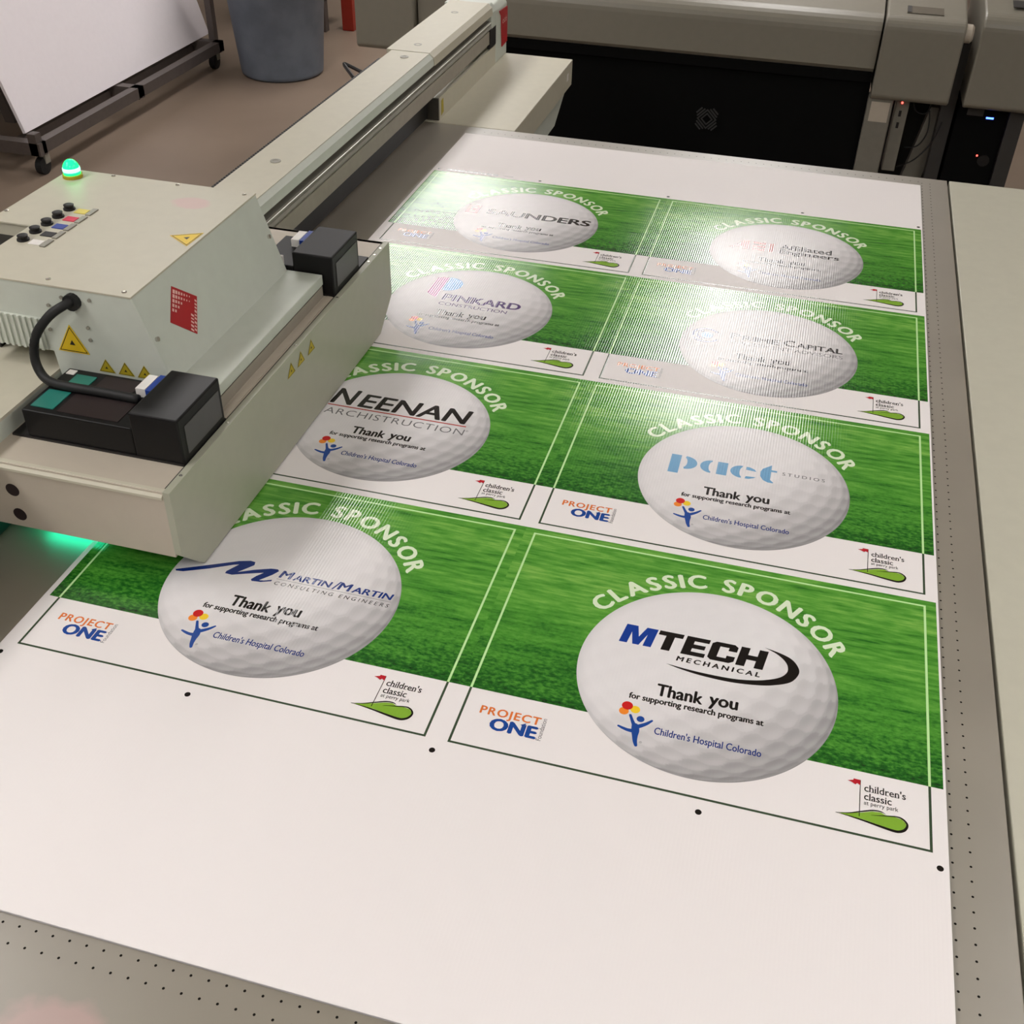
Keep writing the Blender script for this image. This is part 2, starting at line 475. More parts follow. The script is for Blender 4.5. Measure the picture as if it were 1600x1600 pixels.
def text(mb, s, x0, x1, y, cap, z, bold=0.0, shear=0.0, space=1.0):
    v, f = curve_mesh(s, min(bold, 0.0), shear, space)
    xa = min(q[0] for q in v); xb = max(q[0] for q in v)
    bd_ = max(bold, 0.0)
    k = (x1 - x0) / (xb - xa + 2 * bd_); ky = cap / (CAPH + 1.2 * bd_)
    for i, (ox, oy) in enumerate(BOLD if bd_ else ((0, 0),)):
        mb.add([(x0 + (q[0] - xa + bd_ + ox * bd_) * k, y + (q[1] + 0.6 * bd_ + oy * bd_) * ky, z + 0.0003 * i) for q in v], f)
    return mb
BOLD = ((-1, 0), (1, 0), (0, 0.6), (0, -0.6), (-0.5, 0.3), (0.5, -0.3))

SPC = 0.24
def arc_text(mb, s, cx, cy, r, cap, a0, a1, z, bold, pick=None):
    gl = []; tot = 0
    for ch in s:
        if ch == ' ':
            gl.append(None); tot += SPC; continue
        v, f = curve_mesh(ch)
        xa = min(q[0] for q in v); xb = max(q[0] for q in v)
        gl.append((v, f, xa, xb)); tot += xb - xa
    gap = 0.115 + 2 * bold; tot += gap * (len(s) - 1)
    per = (a1 - a0) / tot; ky = cap / (CAPH + 1.2 * bold); kx = per * (r + cap * 0.35)
    pos = 0
    for n_ch, g in enumerate(gl):
        if g is None:
            pos += SPC + gap; continue
        v, f, xa, xb = g
        mid = a0 + (pos + (xb - xa) / 2) * per
        ca, sa = math.cos(-mid), math.sin(-mid)
        for i, (ox, oy) in enumerate(BOLD):
            out = []
            for q in v:
                lx = (q[0] - (xa + xb) / 2 + ox * bold) * kx; ly = r + (q[1] + 0.6 * bold + oy * bold) * ky
                out.append((cx + lx * ca - ly * sa, cy + lx * sa + ly * ca, z + 0.0003 * i))
            if pick is None or pick[0] <= n_ch < pick[1]: mb.add(out, f)
        pos += xb - xa + gap
    return mb

def catmull(pts, n=6):
    P = [Vector(q) for q in pts]; Q = []
    for i in range(len(P) - 1):
        a = P[max(i - 1, 0)]; b_ = P[i]; c = P[i + 1]; d = P[min(i + 2, len(P) - 1)]
        for k in range(n):
            t_ = k / n
            Q.append(0.5 * ((2 * b_) + (c - a) * t_ + (2 * a - 5 * b_ + 4 * c - d) * t_ * t_ + (3 * b_ - a - 3 * c + d) * t_ ** 3))
    Q.append(P[-1])
    return Q

def stroke(mb, pts, z, n=6):
    """brush stroke: pts are (x, y, width)"""
    Q = catmull(pts, n)
    v = []; f = []
    for i, q in enumerate(Q):
        a = Q[max(i - 1, 0)]; c = Q[min(i + 1, len(Q) - 1)]
        t_ = Vector((c.x - a.x, c.y - a.y)); t_.normalize()
        w = max(q.z, 0.001) / 2
        v += [(q.x - t_.y * w, q.y + t_.x * w, z), (q.x + t_.y * w, q.y - t_.x * w, z)]
        if i: f.append((2 * i - 2, 2 * i - 1, 2 * i + 1, 2 * i))
    mb.add(v, f)
    for j, e in enumerate((Q[0], Q[-1])):
        if e.z > 0.03: mb.add(disc(e.x, e.y, e.z / 2, z + 0.0003 * (j + 1), 10), [tuple(range(10))])
    return mb

def polyg(mb, pts, z, n=0):
    if n:
        pts = [(q.x, q.y) for q in catmull([(x, y, 0) for x, y in pts] + [(pts[0][0], pts[0][1], 0)], n)][:-1]
    mb.add([(x, y, z) for x, y in pts], [tuple(range(len(pts)))])
    return mb

def rect(mb, x0, x1, y0, y1, z, sh=0.0):
    mb.add([(x0, y0, z), (x1, y0, z), (x1 + sh * (y1 - y0), y1, z), (x0 + sh * (y1 - y0), y1, z)], [(0, 1, 2, 3)])
    return mb

def flat(mb, name, mat):
    return mb.mesh(name, M[mat], (0, 0, 0), tri=True)

# --- shared artwork (sign coordinates: x 0..24, y 0..18)
Z1, Z2, Z3, Z4 = 0.004, 0.007, 0.010, 0.013
GB = 4.32
ART = []
gm = MB(); gm.add([(0.0, GB, Z1), (24.0, GB, Z1), (24.0, 17.98, Z1), (0.0, 17.98, Z1)], [(0, 1, 2, 3)])
GRASS = gm.mesh('printed_sign', M['grass'])
FX0, FX1, FY0, FY1, FW = 0.566, 23.434, 0.5, 17.556, 0.125
bl = MB(); rect(bl, FX0, FX0 + FW, GB, FY1, Z2); rect(bl, FX1 - FW, FX1, GB, FY1, Z2); rect(bl, FX0, FX1, FY1 - FW, FY1, Z2)
ART.append(('border_line', flat(bl, 'border_line', 'ink_line'), 'pale border line on the grass'))
bd = MB(); rect(bd, FX0, FX0 + FW, FY0, GB, Z2); rect(bd, FX1 - FW, FX1, FY0, GB, Z2); rect(bd, FX0, FX1, FY0, FY0 + FW, Z2)
ART.append(('border_line', flat(bd, 'border_line', 'ink_dark'), 'dark border line on the white strip'))

def ball_mesh():
    BX, BY, BR = 12.2, 8.33, 6.75
    nr, ns = 110, 300
    rr = np.sin(np.linspace(0, math.pi / 2, nr + 1)[1:]); th = np.arange(ns) * 2 * math.pi / ns
    X = np.concatenate([[0], (rr[:, None] * np.cos(th)).ravel()]); Y = np.concatenate([[0], (rr[:, None] * np.sin(th)).ravel()])
    Zs = np.sqrt(np.clip(1 - X * X - Y * Y, 0, 1))
    P = np.stack([X, Y, Zs], 1)
    nd = 310
    i = np.arange(nd) + 0.5
    ph = np.arccos(1 - 2 * i / nd); ga = math.pi * (1 + 5 ** 0.5) * i
    D = np.stack([np.cos(ga) * np.sin(ph), np.sin(ga) * np.sin(ph), np.cos(ph)], 1)
    c_, s_ = math.cos(1.1), math.sin(1.1)
    D = D @ np.array([[1, 0, 0], [0, c_, -s_], [0, s_, c_]])
    d = P @ D.T
    k = d.argmax(1); ang = np.arccos(np.clip(d[np.arange(len(P)), k], -1, 1))
    ra = 0.104
    u = ang / ra
    side = np.clip(P @ np.array([0.60, -0.68, -0.42]) + 0.40, 0, 1)
    slope = np.where(u < 1, np.sin(np.clip(u, 0, 1) * math.pi * 0.72), 0)
    tv = D[k] - P * d[np.arange(len(P)), k][:, None]
    tl = np.linalg.norm(tv, axis=1, keepdims=True); tv = tv / np.maximum(tl, 1e-6)
    L = np.array([-0.45, 0.62, 0.30])
    val = 0.90 - 0.26 * side ** 1.3 + (tv @ L) * slope * (0.008 + 0.075 * side)
    rr_ = np.sqrt(X * X + Y * Y)
    val -= 0.06 * np.clip((rr_ - 0.88) / 0.12, 0, 1) ** 2
    val = np.clip(val, 0.5, 0.95)
    lin = ((val + 0.055) / 1.055) ** 2.4
    C = np.stack([lin, lin * 0.965, lin * 0.965, np.ones_like(lin)], 1)
    f = [(0, 1 + a, 1 + (a + 1) % ns) for a in range(ns)]
    for r in range(nr - 1):
        o0 = 1 + r * ns; o1 = o0 + ns
        f += [(o0 + a, o1 + a, o1 + (a + 1) % ns, o0 + (a + 1) % ns) for a in range(ns)]
    me = bpy.data.meshes.new('golf_ball')
    me.from_pydata([((BX + BR * x_) * IN, (BY + BR * y_) * IN, Z2 * IN) for x_, y_ in zip(X, Y)], [], f)
    at = me.color_attributes.new('print', 'FLOAT_COLOR', 'POINT')
    at.data.foreach_set('color', C.astype(np.float32).ravel())
    me.materials.append(M['ball'])
    return me
ART.append(('golf_ball', ball_mesh(), 'printed dimpled white golf ball'))
for w_, pk in (('CLASSIC', (0, 7)), ('SPONSOR', (8, 15))):
    ART.append(('heading_lettering', flat(arc_text(MB(), 'CLASSIC SPONSOR', 12.2, 8.33, 7.10, 1.17, math.radians(-60), math.radians(60.5), Z3, 0.045, pk), 'heading_lettering', 'ink_white'), 'arched pale letters reading ' + w_))
for w_, xa, xb, yb in (('Thank', 9.85, 12.25, 6.44), ('you', 12.55, 14.04, 6.56)):
    ART.append(('thanks_lettering', flat(text(MB(), w_, xa, xb, yb, 0.86, Z3, 0.036), 'thanks_lettering', 'ink_black'), 'black letters reading ' + w_))
th = MB(); text(th, 'for supporting research programs at', 8.55, 15.40, 5.88, 0.42, Z3, 0.04)
ART.append(('thanks_line', flat(th, 'thanks_line', 'ink_black'), 'small black line reading for supporting research programs at'))
th = MB(); text(th, "Children's Hospital Colorado", 10.2, 15.47, 3.84, 0.46, Z3, 0.018)
ART.append(('hospital_lettering', flat(th, 'hospital_lettering', 'ink_navy'), "blue letters reading Children's Hospital Colorado"))
fg = MB()
stroke(fg, [(8.87, 4.74, .14), (9.02, 4.42, .17), (9.16, 4.15, .22), (9.27, 3.93, .26)], Z3)
stroke(fg, [(9.98, 4.66, .12), (9.75, 4.39, .19), (9.48, 4.17, .24), (9.25, 4.03, .26)], Z3 + 0.001)
stroke(fg, [(9.23, 4.10, .36), (9.29, 3.8, .40), (9.33, 3.46, .29), (9.39, 3.13, .22), (9.48, 2.87, .16)], Z3 + 0.002)
stroke(fg, [(8.42, 3.88, .12), (8.65, 3.80, .17), (8.92, 3.74, .20), (9.24, 3.75, .26)], Z3 + 0.003)
fg.add(disc(9.41, 4.61, 0.20, Z3 + 0.004), [tuple(range(20))])
ART.append(('hospital_figure', flat(fg, 'hospital_figure', 'ink_blue'), 'blue figure with raised arms'))
for (bx, by, rx, cl, zz) in ((8.50, 4.93, .25, 'ink_ball_orange', Z3), (9.04, 5.17, .25, 'ink_yellow', Z3 + .001), (8.61, 5.33, .285, 'ink_red', Z3 + .002)):
    b_ = MB(); b_.add(disc(bx, by, rx, zz), [tuple(range(20))])
    ART.append(('balloon', flat(b_, 'balloon', cl), None))
ART.append(('registered_mark', flat(text(MB(), '®', 9.60, 9.74, 3.06, 0.13, Z3), 'registered_mark', 'ink_grey'), None))
ART.append(('project_lettering', flat(text(MB(), 'PROJECT', 1.52, 4.66, 2.76, 0.52, Z3, 0.03, 0, 1.15), 'project_lettering', 'ink_orange'), 'orange letters reading PROJECT'))
on = text(MB(), 'ONE', 2.22, 4.66, 1.84, 0.80, Z3, 0.055)
polyg(on, [(3.72, 2.55), (3.98, 2.72), (3.98, 2.62), (3.84, 2.5)], Z3)
ART.append(('one_lettering', flat(on, 'one_lettering', 'ink_blue'), 'bold blue letters reading ONE'))
fv, ff = curve_mesh('Foundation')
fa = min(q[0] for q in fv); fb = max(q[0] for q in fv); kk = 1.45 / (fb - fa)
fm = MB(); fm.add([(4.93 - q[1] * 0.24 / CAPH, 1.82 + (q[0] - fa) * kk, Z3) for q in fv], ff)
ART.append(('foundation_lettering', flat(fm, 'foundation_lettering', 'ink_grey'), 'tiny grey upright word Foundation'))
gr = MB()
polyg(gr, [(19.3, 1.56), (20.22, 1.84), (20.76, 2.06), (21.14, 2.12), (21.35, 2.02), (21.83, 2.02), (22.09, 1.98), (22.25, 1.82), (22.29, 1.67), (22.19, 1.45), (21.97, 1.30), (21.69, 1.27), (20.4, 1.48)], Z3)
ART.append(('golf_green', flat(gr, 'golf_green', 'ink_lime'), 'lime golf green with black outline'))
ol = MB()
stroke(ol, [(19.1, 1.55, .01), (19.68, 1.67, .05), (20.22, 1.90, .07), (20.76, 2.12, .08), (21.14, 2.16, .06), (21.37, 2.06, .01)], Z4)
stroke(ol, [(19.1, 1.55, .01), (19.68, 1.51, .05), (20.4, 1.42, .09), (21.12, 1.30, .12), (21.69, 1.22, .14), (21.97, 1.24, .14), (22.21, 1.40, .13), (22.33, 1.67, .10), (22.26, 1.88, .09), (22.07, 2.03, .08), (21.83, 2.06, .07), (21.26, 1.95, .05), (20.71, 1.83, .01)], Z4 + .001)
rect(ol, 20.165, 20.20, 1.62, 3.78, Z4)
ART.append(('green_outline', flat(ol, 'green_outline', 'ink_black'), 'black brush outline and flag pole'))
ART.append(('flag', flat(polyg(MB(), [(19.58, 3.61), (19.85, 3.71), (19.87, 3.8), (20.17, 3.79), (20.19, 3.46), (20.03, 3.55), (19.96, 3.45), (19.76, 3.57)], Z4 + .001), 'flag', 'ink_flag'), 'small red golf flag'))
cl = MB(); text(cl, "children's", 20.37, 22.27, 3.17, 0.42, Z3, 0.012); text(cl, 'classic', 20.37, 21.63, 2.66, 0.42, Z3, 0.012); text(cl, 'at perry park', 20.37, 21.93, 2.37, 0.24, Z3)
def serifs(mb, pts, w, h):
    for x_, y_ in pts: rect(mb, x_ - w / 2, x_ + w / 2, y_, y_ + h, Z3)
serifs(cl, [(20.60, 3.17), (20.74, 3.17), (20.86, 3.17), (20.99, 3.17), (21.43, 3.17), (21.78, 3.17), (21.90, 3.17), (20.64, 2.66), (21.35, 2.66)], .12, .025)
ART.append(('club_lettering', flat(cl, 'club_lettering', 'ink_black'), "black letters reading children's classic at perry park"))

# --- the sponsors' artwork
def letters(*a, mat='ink_black', label=None, **k):
    return ('sponsor_lettering', flat(text(MB(), *a, Z3, **k), 'sponsor_lettering', mat), label)
SP = {}
# M-Tech
mm = MB()
sh = 0.145
def tp(pts, mb): polyg(mb, [(x_ + sh * (y_ - 9.81), y_) for x_, y_ in pts], Z3)
y0, y1 = 9.81, 11.27
tp([(7.28, y0), (7.72, y0), (7.72, 10.72), (8.02, y0), (8.36, y0), (8.58, 10.72), (8.58, y0), (9.02, y0), (9.02, y1), (8.40, y1), (8.18, 10.45), (7.90, y1), (7.28, y1)], mm)
a = MB()
tp([(9.55, y0), (10.02, y0), (10.02, 10.93), (10.45, 10.93), (10.45, y1), (9.12, y1), (9.12, 10.93), (9.55, 10.93)], a)
tp([(10.62, y0), (11.88, y0), (11.88, 10.12), (11.10, 10.12), (11.10, 10.38), (11.76, 10.38), (11.76, 10.70), (11.10, 10.70), (11.10, 10.95), (11.88, 10.95), (11.88, y1), (10.62, y1)], a)
tp([(12.22, y0), (13.2, y0), (13.42, 9.98), (13.42, 10.34), (12.97, 10.34), (12.97, 10.13), (12.48, 10.13), (12.48, 10.95), (12.97, 10.95), (12.97, 10.72), (13.42, 10.72), (13.42, 11.1), (13.2, y1), (12.22, y1), (12.02, 11.1), (12.02, 9.98)], a)
tp([(13.55, y0), (14.02, y0), (14.02, 10.36), (14.52, 10.36), (14.52, y0), (14.99, y0), (14.99, y1), (14.52, y1), (14.52, 10.72), (14.02, 10.72), (14.02, y1), (13.55, y1)], a)
sw = MB()
out = [(14.96, 11.54), (15.77, 11.35), (16.44, 11.04), (16.83, 10.48), (16.84, 9.95), (16.48, 9.32), (15.7, 8.88), (14.81, 8.62), (13.47, 8.45), (11.9, 8.49), (10.76, 8.66), (10.03, 8.85)]
inn = [(14.96, 11.54), (15.59, 11.25), (16.04, 10.86), (16.26, 10.45), (16.25, 9.97), (15.92, 9.52), (15.31, 9.17), (14.6, 8.92), (13.53, 8.73), (12.06, 8.7), (10.93, 8.76), (10.03, 8.85)]
O_ = catmull([(x_, y_, 0) for x_, y_ in out], 5); I_ = catmull([(x_, y_, 0) for x_, y_ in inn], 5)
sw.add([(q.x, q.y, Z3) for q in O_] + [(q.x, q.y, Z3) for q in I_], [(i, i + 1, len(O_) + i + 1, len(O_) + i) for i in range(len(O_) - 1)])
SP[(0, 1)] = ('MTECH', [('sponsor_lettering', flat(mm, 'sponsor_lettering', 'ink_royal'), 'blue slanted letter M'),
                        ('sponsor_lettering', flat(a, 'sponsor_lettering', 'ink_black'), 'black slanted letters reading TECH'),
                        ('sponsor_swoosh', flat(sw, 'sponsor_swoosh', 'ink_black'), 'black crescent swoosh'),
                        letters('MECHANICAL', 10.48, 14.9, 9.22, 0.36, shear=0.15, bold=0.04, space=1.5, label='small black letters reading MECHANICAL')])
# Martin/Martin
sw = MB()
polyg(sw, [(5.59, 8.33), (7.02, 9.08), (8.77, 10.02), (9.39, 10.23), (9.7, 10.2), (9.77, 9.93), (9.42, 9.48), (9.12, 9.11), (9.95, 9.56), (10.83, 9.93), (11.23, 9.98), (11.36, 9.85), (11.14, 9.46), (10.6, 8.81), (10.86, 8.85), (11.29, 9.05), (11.3, 8.92), (10.75, 8.69), (10.21, 8.63), (10.11, 8.75), (10.28, 9.08), (10.57, 9.47), (9.77, 9.16), (8.9, 8.79), (8.46, 8.81), (8.46, 9.0), (8.9, 9.74), (8.62, 9.63), (7.4, 8.91), (6.1, 8.27), (5.67, 8.21)], Z3)
mt_ = MB()
for s_, xa, xb, cp in (('M', 11.53, 12.33, .64), ('ARTIN', 12.38, 14.72, .50), ('M', 15.10, 15.92, .64), ('ARTIN', 15.97, 18.42, .50)):
    text(mt_, s_, xa, xb, 9.34, cp, Z3, bold=0.03, shear=0.12)
polyg(mt_, [(14.80, 9.28), (14.90, 9.28), (15.20, 10.0), (15.10, 10.0)], Z3)
SP[(0, 0)] = ('MARTIN/MARTIN', [('sponsor_swoosh', flat(sw, 'sponsor_swoosh', 'ink_navy'), 'navy zigzag M swoosh'),
                                ('sponsor_lettering', flat(mt_, 'sponsor_lettering', 'ink_navy'), 'navy letters reading MARTIN/MARTIN'),
                                ('sponsor_line', flat(rect(MB(), 11.5, 18.45, 9.19, 9.215, Z3), 'sponsor_line', 'ink_grey'), None),
                                letters('CONSULTING ENGINEERS', 11.53, 18.43, 8.72, 0.28, shear=0.15, space=1.5, label='small dark letters reading CONSULTING ENGINEERS')])
# Pact
pc = MB()
def arcp(cx, cy, rx, ry, a0, a1, n=14):
    return [(cx + rx * math.cos(math.radians(a0 + (a1 - a0) * i / n)), cy + ry * math.sin(math.radians(a0 + (a1 - a0) * i / n))) for i in range(n + 1)]
rect(pc, 7.3, 7.97, 8.28, 10.38, Z3)
polyg(pc, arcp(8.28, 9.62, 0.80, 0.74, 90, -90) + arcp(8.20, 9.62, 0.22, 0.55, -80, 80), Z3)
polyg(pc, arcp(10.02, 9.62, 0.74, 0.72, 90, 270) + arcp(10.06, 9.62, 0.22, 0.58, 260, 100), Z3)
rect(pc, 10.39, 11.06, 8.9, 10.34, Z3)
polyg(pc, arcp(12.02, 9.63, 0.76, 0.70, 90, 270) + arcp(12.02, 9.63, 0.16, 0.52, 260, 100), Z3)
polyg(pc, [(12.25, 10.30), (12.5, 10.28), (12.80, 10.12), (12.94, 9.90), (12.25, 9.95)], Z3)
polyg(pc, [(12.25, 8.95), (12.5, 8.96), (12.80, 9.12), (12.96, 9.27), (12.30, 9.22)], Z3)
polyg(pc, [(13.86, 10.95), (13.87, 10.38), (14.24, 10.38), (14.24, 10.18), (13.87, 10.18), (13.87, 9.25), (14.08, 9.02), (14.08, 8.92), (13.75, 8.92), (13.42, 9.10), (13.21, 9.50), (13.19, 10.0), (13.30, 10.38)], Z3)
SP[(1, 1)] = ('pact STUDIOS', [('sponsor_lettering', flat(pc, 'sponsor_lettering', 'ink_steel'), 'steel blue stencil letters reading pact'),
                               letters('STUDIOS', 14.59, 17.32, 10.0, 0.34, bold=0.01, space=1.5, mat='ink_grey', label='small grey letters reading STUDIOS')])
# Neenan
SP[(1, 0)] = ('NEENAN', [('sponsor_lettering', flat(text(text(MB(), 'N', 7.0, 8.75, 9.66, 2.02, Z3, bold=0.025, shear=0.10), 'EENAN', 9.05, 17.16, 9.66, 1.74, Z3, bold=0.025, shear=0.10), 'sponsor_lettering', 'ink_black'), 'black letters reading NEENAN'),
                         ('sponsor_line', flat(rect(MB(), 7.0, 17.18, 9.36, 9.48, Z3), 'sponsor_line', 'ink_brick'), 'thin red line'),
                         letters('ARCHISTRUCTION', 7.1, 17.24, 8.33, 0.72, bold=-0.006, space=1.1, mat='ink_grey', label='thin grey letters reading ARCHISTRUCTION'),
                         ('registered_mark', flat(text(MB(), '®', 17.3, 17.5, 8.82, 0.2, Z3), 'registered_mark', 'ink_grey'), None)])
# Prime Capital
lg = MB()
def ring(mb, cx, cy, ro, ri, a0, a1):
    polyg(mb, arcp(cx, cy, ro, ro, a0, a1) + arcp(cx, cy, ri, ri, a1, a0), Z3)
ring(lg, 7.3, 9.5, 1.12, 0.92, 35, 200); ring(lg, 7.3, 9.5, 1.2, 1.0, 215, 330); ring(lg, 7.3, 9.5, 0.78, 0.62, 110, 260)
pm = MB()
for s_, xa, xb, cp in (('P', 9.15, 9.95, .98), ('RIME', 10.1, 13.0, .76), ('C', 13.3, 14.2, .98), ('APITAL', 14.25, 17.78, .76)):
    text(pm, s_, xa, xb, 9.52, cp, Z3, bold=0.03)
SP[(2, 1)] = ('PRIME CAPITAL', [('sponsor_emblem', flat(lg, 'sponsor_emblem', 'ink_navy'), 'dark ring of arcs'),
                                ('sponsor_emblem', flat(polyg(MB(), arcp(7.35, 9.5, .48, .48, 0, 340, 16), Z3), 'sponsor_emblem', 'ink_sky'), 'light blue centre disc'),
                                ('sponsor_lettering', flat(pm, 'sponsor_lettering', 'ink_black'), 'black letters reading PRIME CAPITAL'),
                                letters('INVESTMENT ADVISORS', 9.3, 17.82, 8.72, 0.50, bold=-0.004, mat='ink_grey', label='thin grey letters reading INVESTMENT ADVISORS')])
# Pinkard
SP[(2, 0)] = ('PINKARD', [('sponsor_emblem', flat(polyg(MB(), [(8.1, 9.85), (8.6, 9.42), (9.08, 9.24), (9.08, 12.98), (8.6, 12.95), (8.1, 12.7)], Z3), 'sponsor_emblem', 'ink_magenta'), 'magenta stem of the letter P emblem'),
                          ('sponsor_emblem', flat(polyg(MB(), [(9.12, 10.6)] + arcp(9.3, 11.8, 1.25, 1.2, -80, 85) + [(9.12, 13.0)], Z3), 'sponsor_emblem', 'ink_sky'), 'sky blue bowl of the letter P emblem'),
                          letters('PINKARD', 9.6, 16.22, 8.94, 1.12, bold=0.035, shear=0.0, mat='ink_purple', label='purple letters reading PINKARD'),
                          letters('CONSTRUCTION', 9.6, 15.36, 8.08, 0.50, mat='ink_purple', label='thin purple letters reading CONSTRUCTION')])
# Saunders
sq = MB()
rect(sq, 6.1, 6.42, 8.75, 10.6, Z3); rect(sq, 6.95, 7.29, 8.75, 10.6, Z3); rect(sq, 6.42, 6.95, 10.3, 10.6, Z3); rect(sq, 6.42, 6.95, 8.75, 9.05, Z3)
rect(sq, 6.62, 6.95, 9.5, 9.78, Z3)
SP[(3, 0)] = ('SAUNDERS', [('sponsor_emblem', flat(sq, 'sponsor_emblem', 'ink_maroon'), 'dark red square emblem'),
                           letters('SAUNDERS', 8.05, 18.12, 8.98, 1.25, bold=0.035, label='black letters reading SAUNDERS')])
# Affiliated Engineers
ae = MB()
polyg(ae, [(7.05, 8.62), (7.55, 9.05), (8.0, 9.75), (8.2, 10.45), (8.85, 10.5), (8.93, 8.6), (8.35, 8.6), (8.3, 9.2), (7.95, 8.9)], Z3)
for k in range(3): rect(ae, 9.18, 10.3, 8.6 + k * 0.7, 9.02 + k * 0.7, Z3)
rect(ae, 10.6, 11.07, 8.6, 10.45, Z3)
an = text(text(MB(), 'Affiliated', 11.6, 16.15, 9.52, 1.02, Z3, bold=0.025), 'Engineers', 11.57, 16.85, 8.58, 0.88, Z3, bold=0.025)
SP[(3, 1)] = ('Affiliated Engineers', [('sponsor_emblem', flat(ae, 'sponsor_emblem', 'ink_brick'), 'red block emblem reading AEI'),
                                       ('sponsor_lettering', flat(an, 'sponsor_lettering', 'ink_black'), 'black letters reading Affiliated Engineers')])

for r in range(4):
    for c in range(2):
        org = (24.0 * c, 0.2 + 18.0 * r, 0.0)
        s = link('printed_sign', GRASS, org, sheet)
        nm, extra = SP[(r, c)]
        s['label'] = 'printed golf sign for ' + nm + ', green grass band'
        for n_, me, lb in ART + extra:
            o = link(n_, me, org, s)
            if lb: o['label'] = lb

# ------------------------------------------------------------------ gantry beam
g = thing('gantry_beam', 'long cream gantry beam with steel rail spanning the printing table', 'gantry', (-7, 40, TZ))
BN, BF = -40.0, 110.6
part('beam_cover', MB().prism([(-9.25, 7.4), (-4.95, 7.4), (-4.55, 7.0), (-4.45, 6.25), (-4.7, 6.25), (-4.95, 6.85), (-9.25, 6.85)], 'y', BN, 85.75), 'green', g, label='grey green folded front lip of the beam')
part('top_cover', MB().box(-9.3, -4.98, BN, 85.7, 7.38, 7.46), 'beige', g)
part('rear_cover', MB().box(-9.3, -9.1, BN, BF, 2.9, 7.38), 'beige', g)
part('beam_core', MB().box(-9.0, -5.3, BN, 111, 3.0, 6.8), 'darkalu', g)
part('rail', MB().prism([(-5.3, 4.55), (-4.55, 4.55), (-4.45, 4.75), (-4.62, 4.95), (-4.5, 5.15), (-4.62, 5.5), (-5.3, 5.5)], 'y', BN, 109), 'alu', g)
part('guide_rod', MB().lathe(-4.52, 5.34, [(0.06, BN), (0.06, 109)], 10, axis='y'), 'rail', g, smooth=False, label='bright polished steel guide rod')
part('lower_channel', MB().box(-5.3, -4.52, BN, 109.5, 2.95, 4.46), 'strip', g)
part('skirt', MB().box(-6.2, -5.75, BN, 87.0, 0.1, 2.5), 'black', g, label='black skirt under the beam')
part('belt', MB().box(-6.2, -4.95, BN, 109.5, 2.5, 2.95), 'black', g)
part('bottom_lip', MB().box(-5.0, -4.75, BN, 109.5, 2.72, 2.94), 'rail', g)
# wider end cover with its cap
part('end_cover', MB().prism([(-9.9, 7.5), (-5.0, 7.5), (-4.5, 7.05), (-4.4, 6.2), (-4.7, 6.2), (-4.95, 6.85), (-9.9, 6.85)], 'y', 85.8, 108.6), 'beige', g)
part('end_cap', MB().prism([(-10.6, -0.15), (-4.5, -0.15), (-4.5, 6.2), (-5.0, 6.9), (-10.6, 6.9)], 'y', 110.2, 115.6), 'green', g, bevel=0.15)
part('end_bracket', MB().prism([(-10.6, 3.0), (-4.46, 3.0), (-4.46, 6.4), (-5.0, 7.3), (-10.6, 7.3)], 'y', 108.2, 110.2), 'green', g, bevel=0.1)
for bx, by in ((-7.05, 51.2), (-7.07, 83.6), (-7.23, 88.5), (-7.6, 103.0), (-7.0, 18.0)):
    part('cap_screw', MB().lathe(bx, by, [(0.46, 7.44), (0.46, 7.52), (0.25, 7.52), (0.25, 7.49)], 16), 'alu', g)
rp = part('red_badge', MB().slab([(-4.5, 111.6, 5.95), (-4.5, 115.5, 5.75), (-4.5, 115.5, 1.4), (-4.5, 113.0, 1.25), (-4.5, 112.6, 5.1)], (1, 0, 0), 0.12), 'red', g, bevel=0.05, label='red badge with small pale letters on the beam end')
bv, bf_ = curve_mesh('océ')
bx0 = min(q[0] for q in bv); bx1 = max(q[0] for q in bv)
tb = MB(); tb.add([(-4.37, 113.0 + (q[0] - bx0) / (bx1 - bx0) * 2.0, 4.1 + q[1] * 1.1) for q in bv], bf_)
part('badge_lettering', tb, 'pink', rp, org=ORG[g.name])
ch = MB()
for i in range(150):
    ch.box(-9.75, -9.32, 20 + i * 0.42, 20.26 + i * 0.42, 6.2, 7.32)
ch.box(-9.6, -9.32, 20, 83, 6.3, 7.2)
part('cable_chain', ch, 'black', g, kind='stuff', label='toothed black cable chain along the back of the beam')
part('corner_plate', MB().box(-4.8, -4.42, 107.5, 110.15, 2.4, 4.6), 'black', g)

# service shelf at the far end
s = thing('service_shelf', 'cream metal service shelf beyond the far edge of the table', 'shelf', (0, 101, -33))
part('shelf_top', MB().box(-12, 4.55, 86.55, 115.6, -3.4, TZ), 'beige', s, bevel=0.08)
part('shelf_skirt', MB().prism([(86.6, -3.4), (113.8, -3.4), (108, -6.5), (86.6, -6.5)], 'x', -10, 4.2), 'green', s)
part('side_wall', MB().box(-4.9, -4.5, 87.4, 110.2, TZ, 2.25), 'beige', s, label='low upright wall along the back of the shelf')
part('end_wall', MB().box(-6.4, -4.5, 87.1, 87.4, TZ, 2.25), 'darkalu', s)
part('warning_label', MB().slab([(-4.5, 88.0, 0.15), (-4.5, 88.9, 0.35), (-4.5, 88.8, 1.9), (-4.5, 88.1, 1.8)], (1, 0, 0), 0.02), 'olive', s)
part('tape_patch', MB().box(4.55, 4.58, 112.6, 113.4, -2.2, -1.3), 'white', s)
part('support_post', MB().box(-10, -4, 92, 110, -33, -6.5), 'green', s)

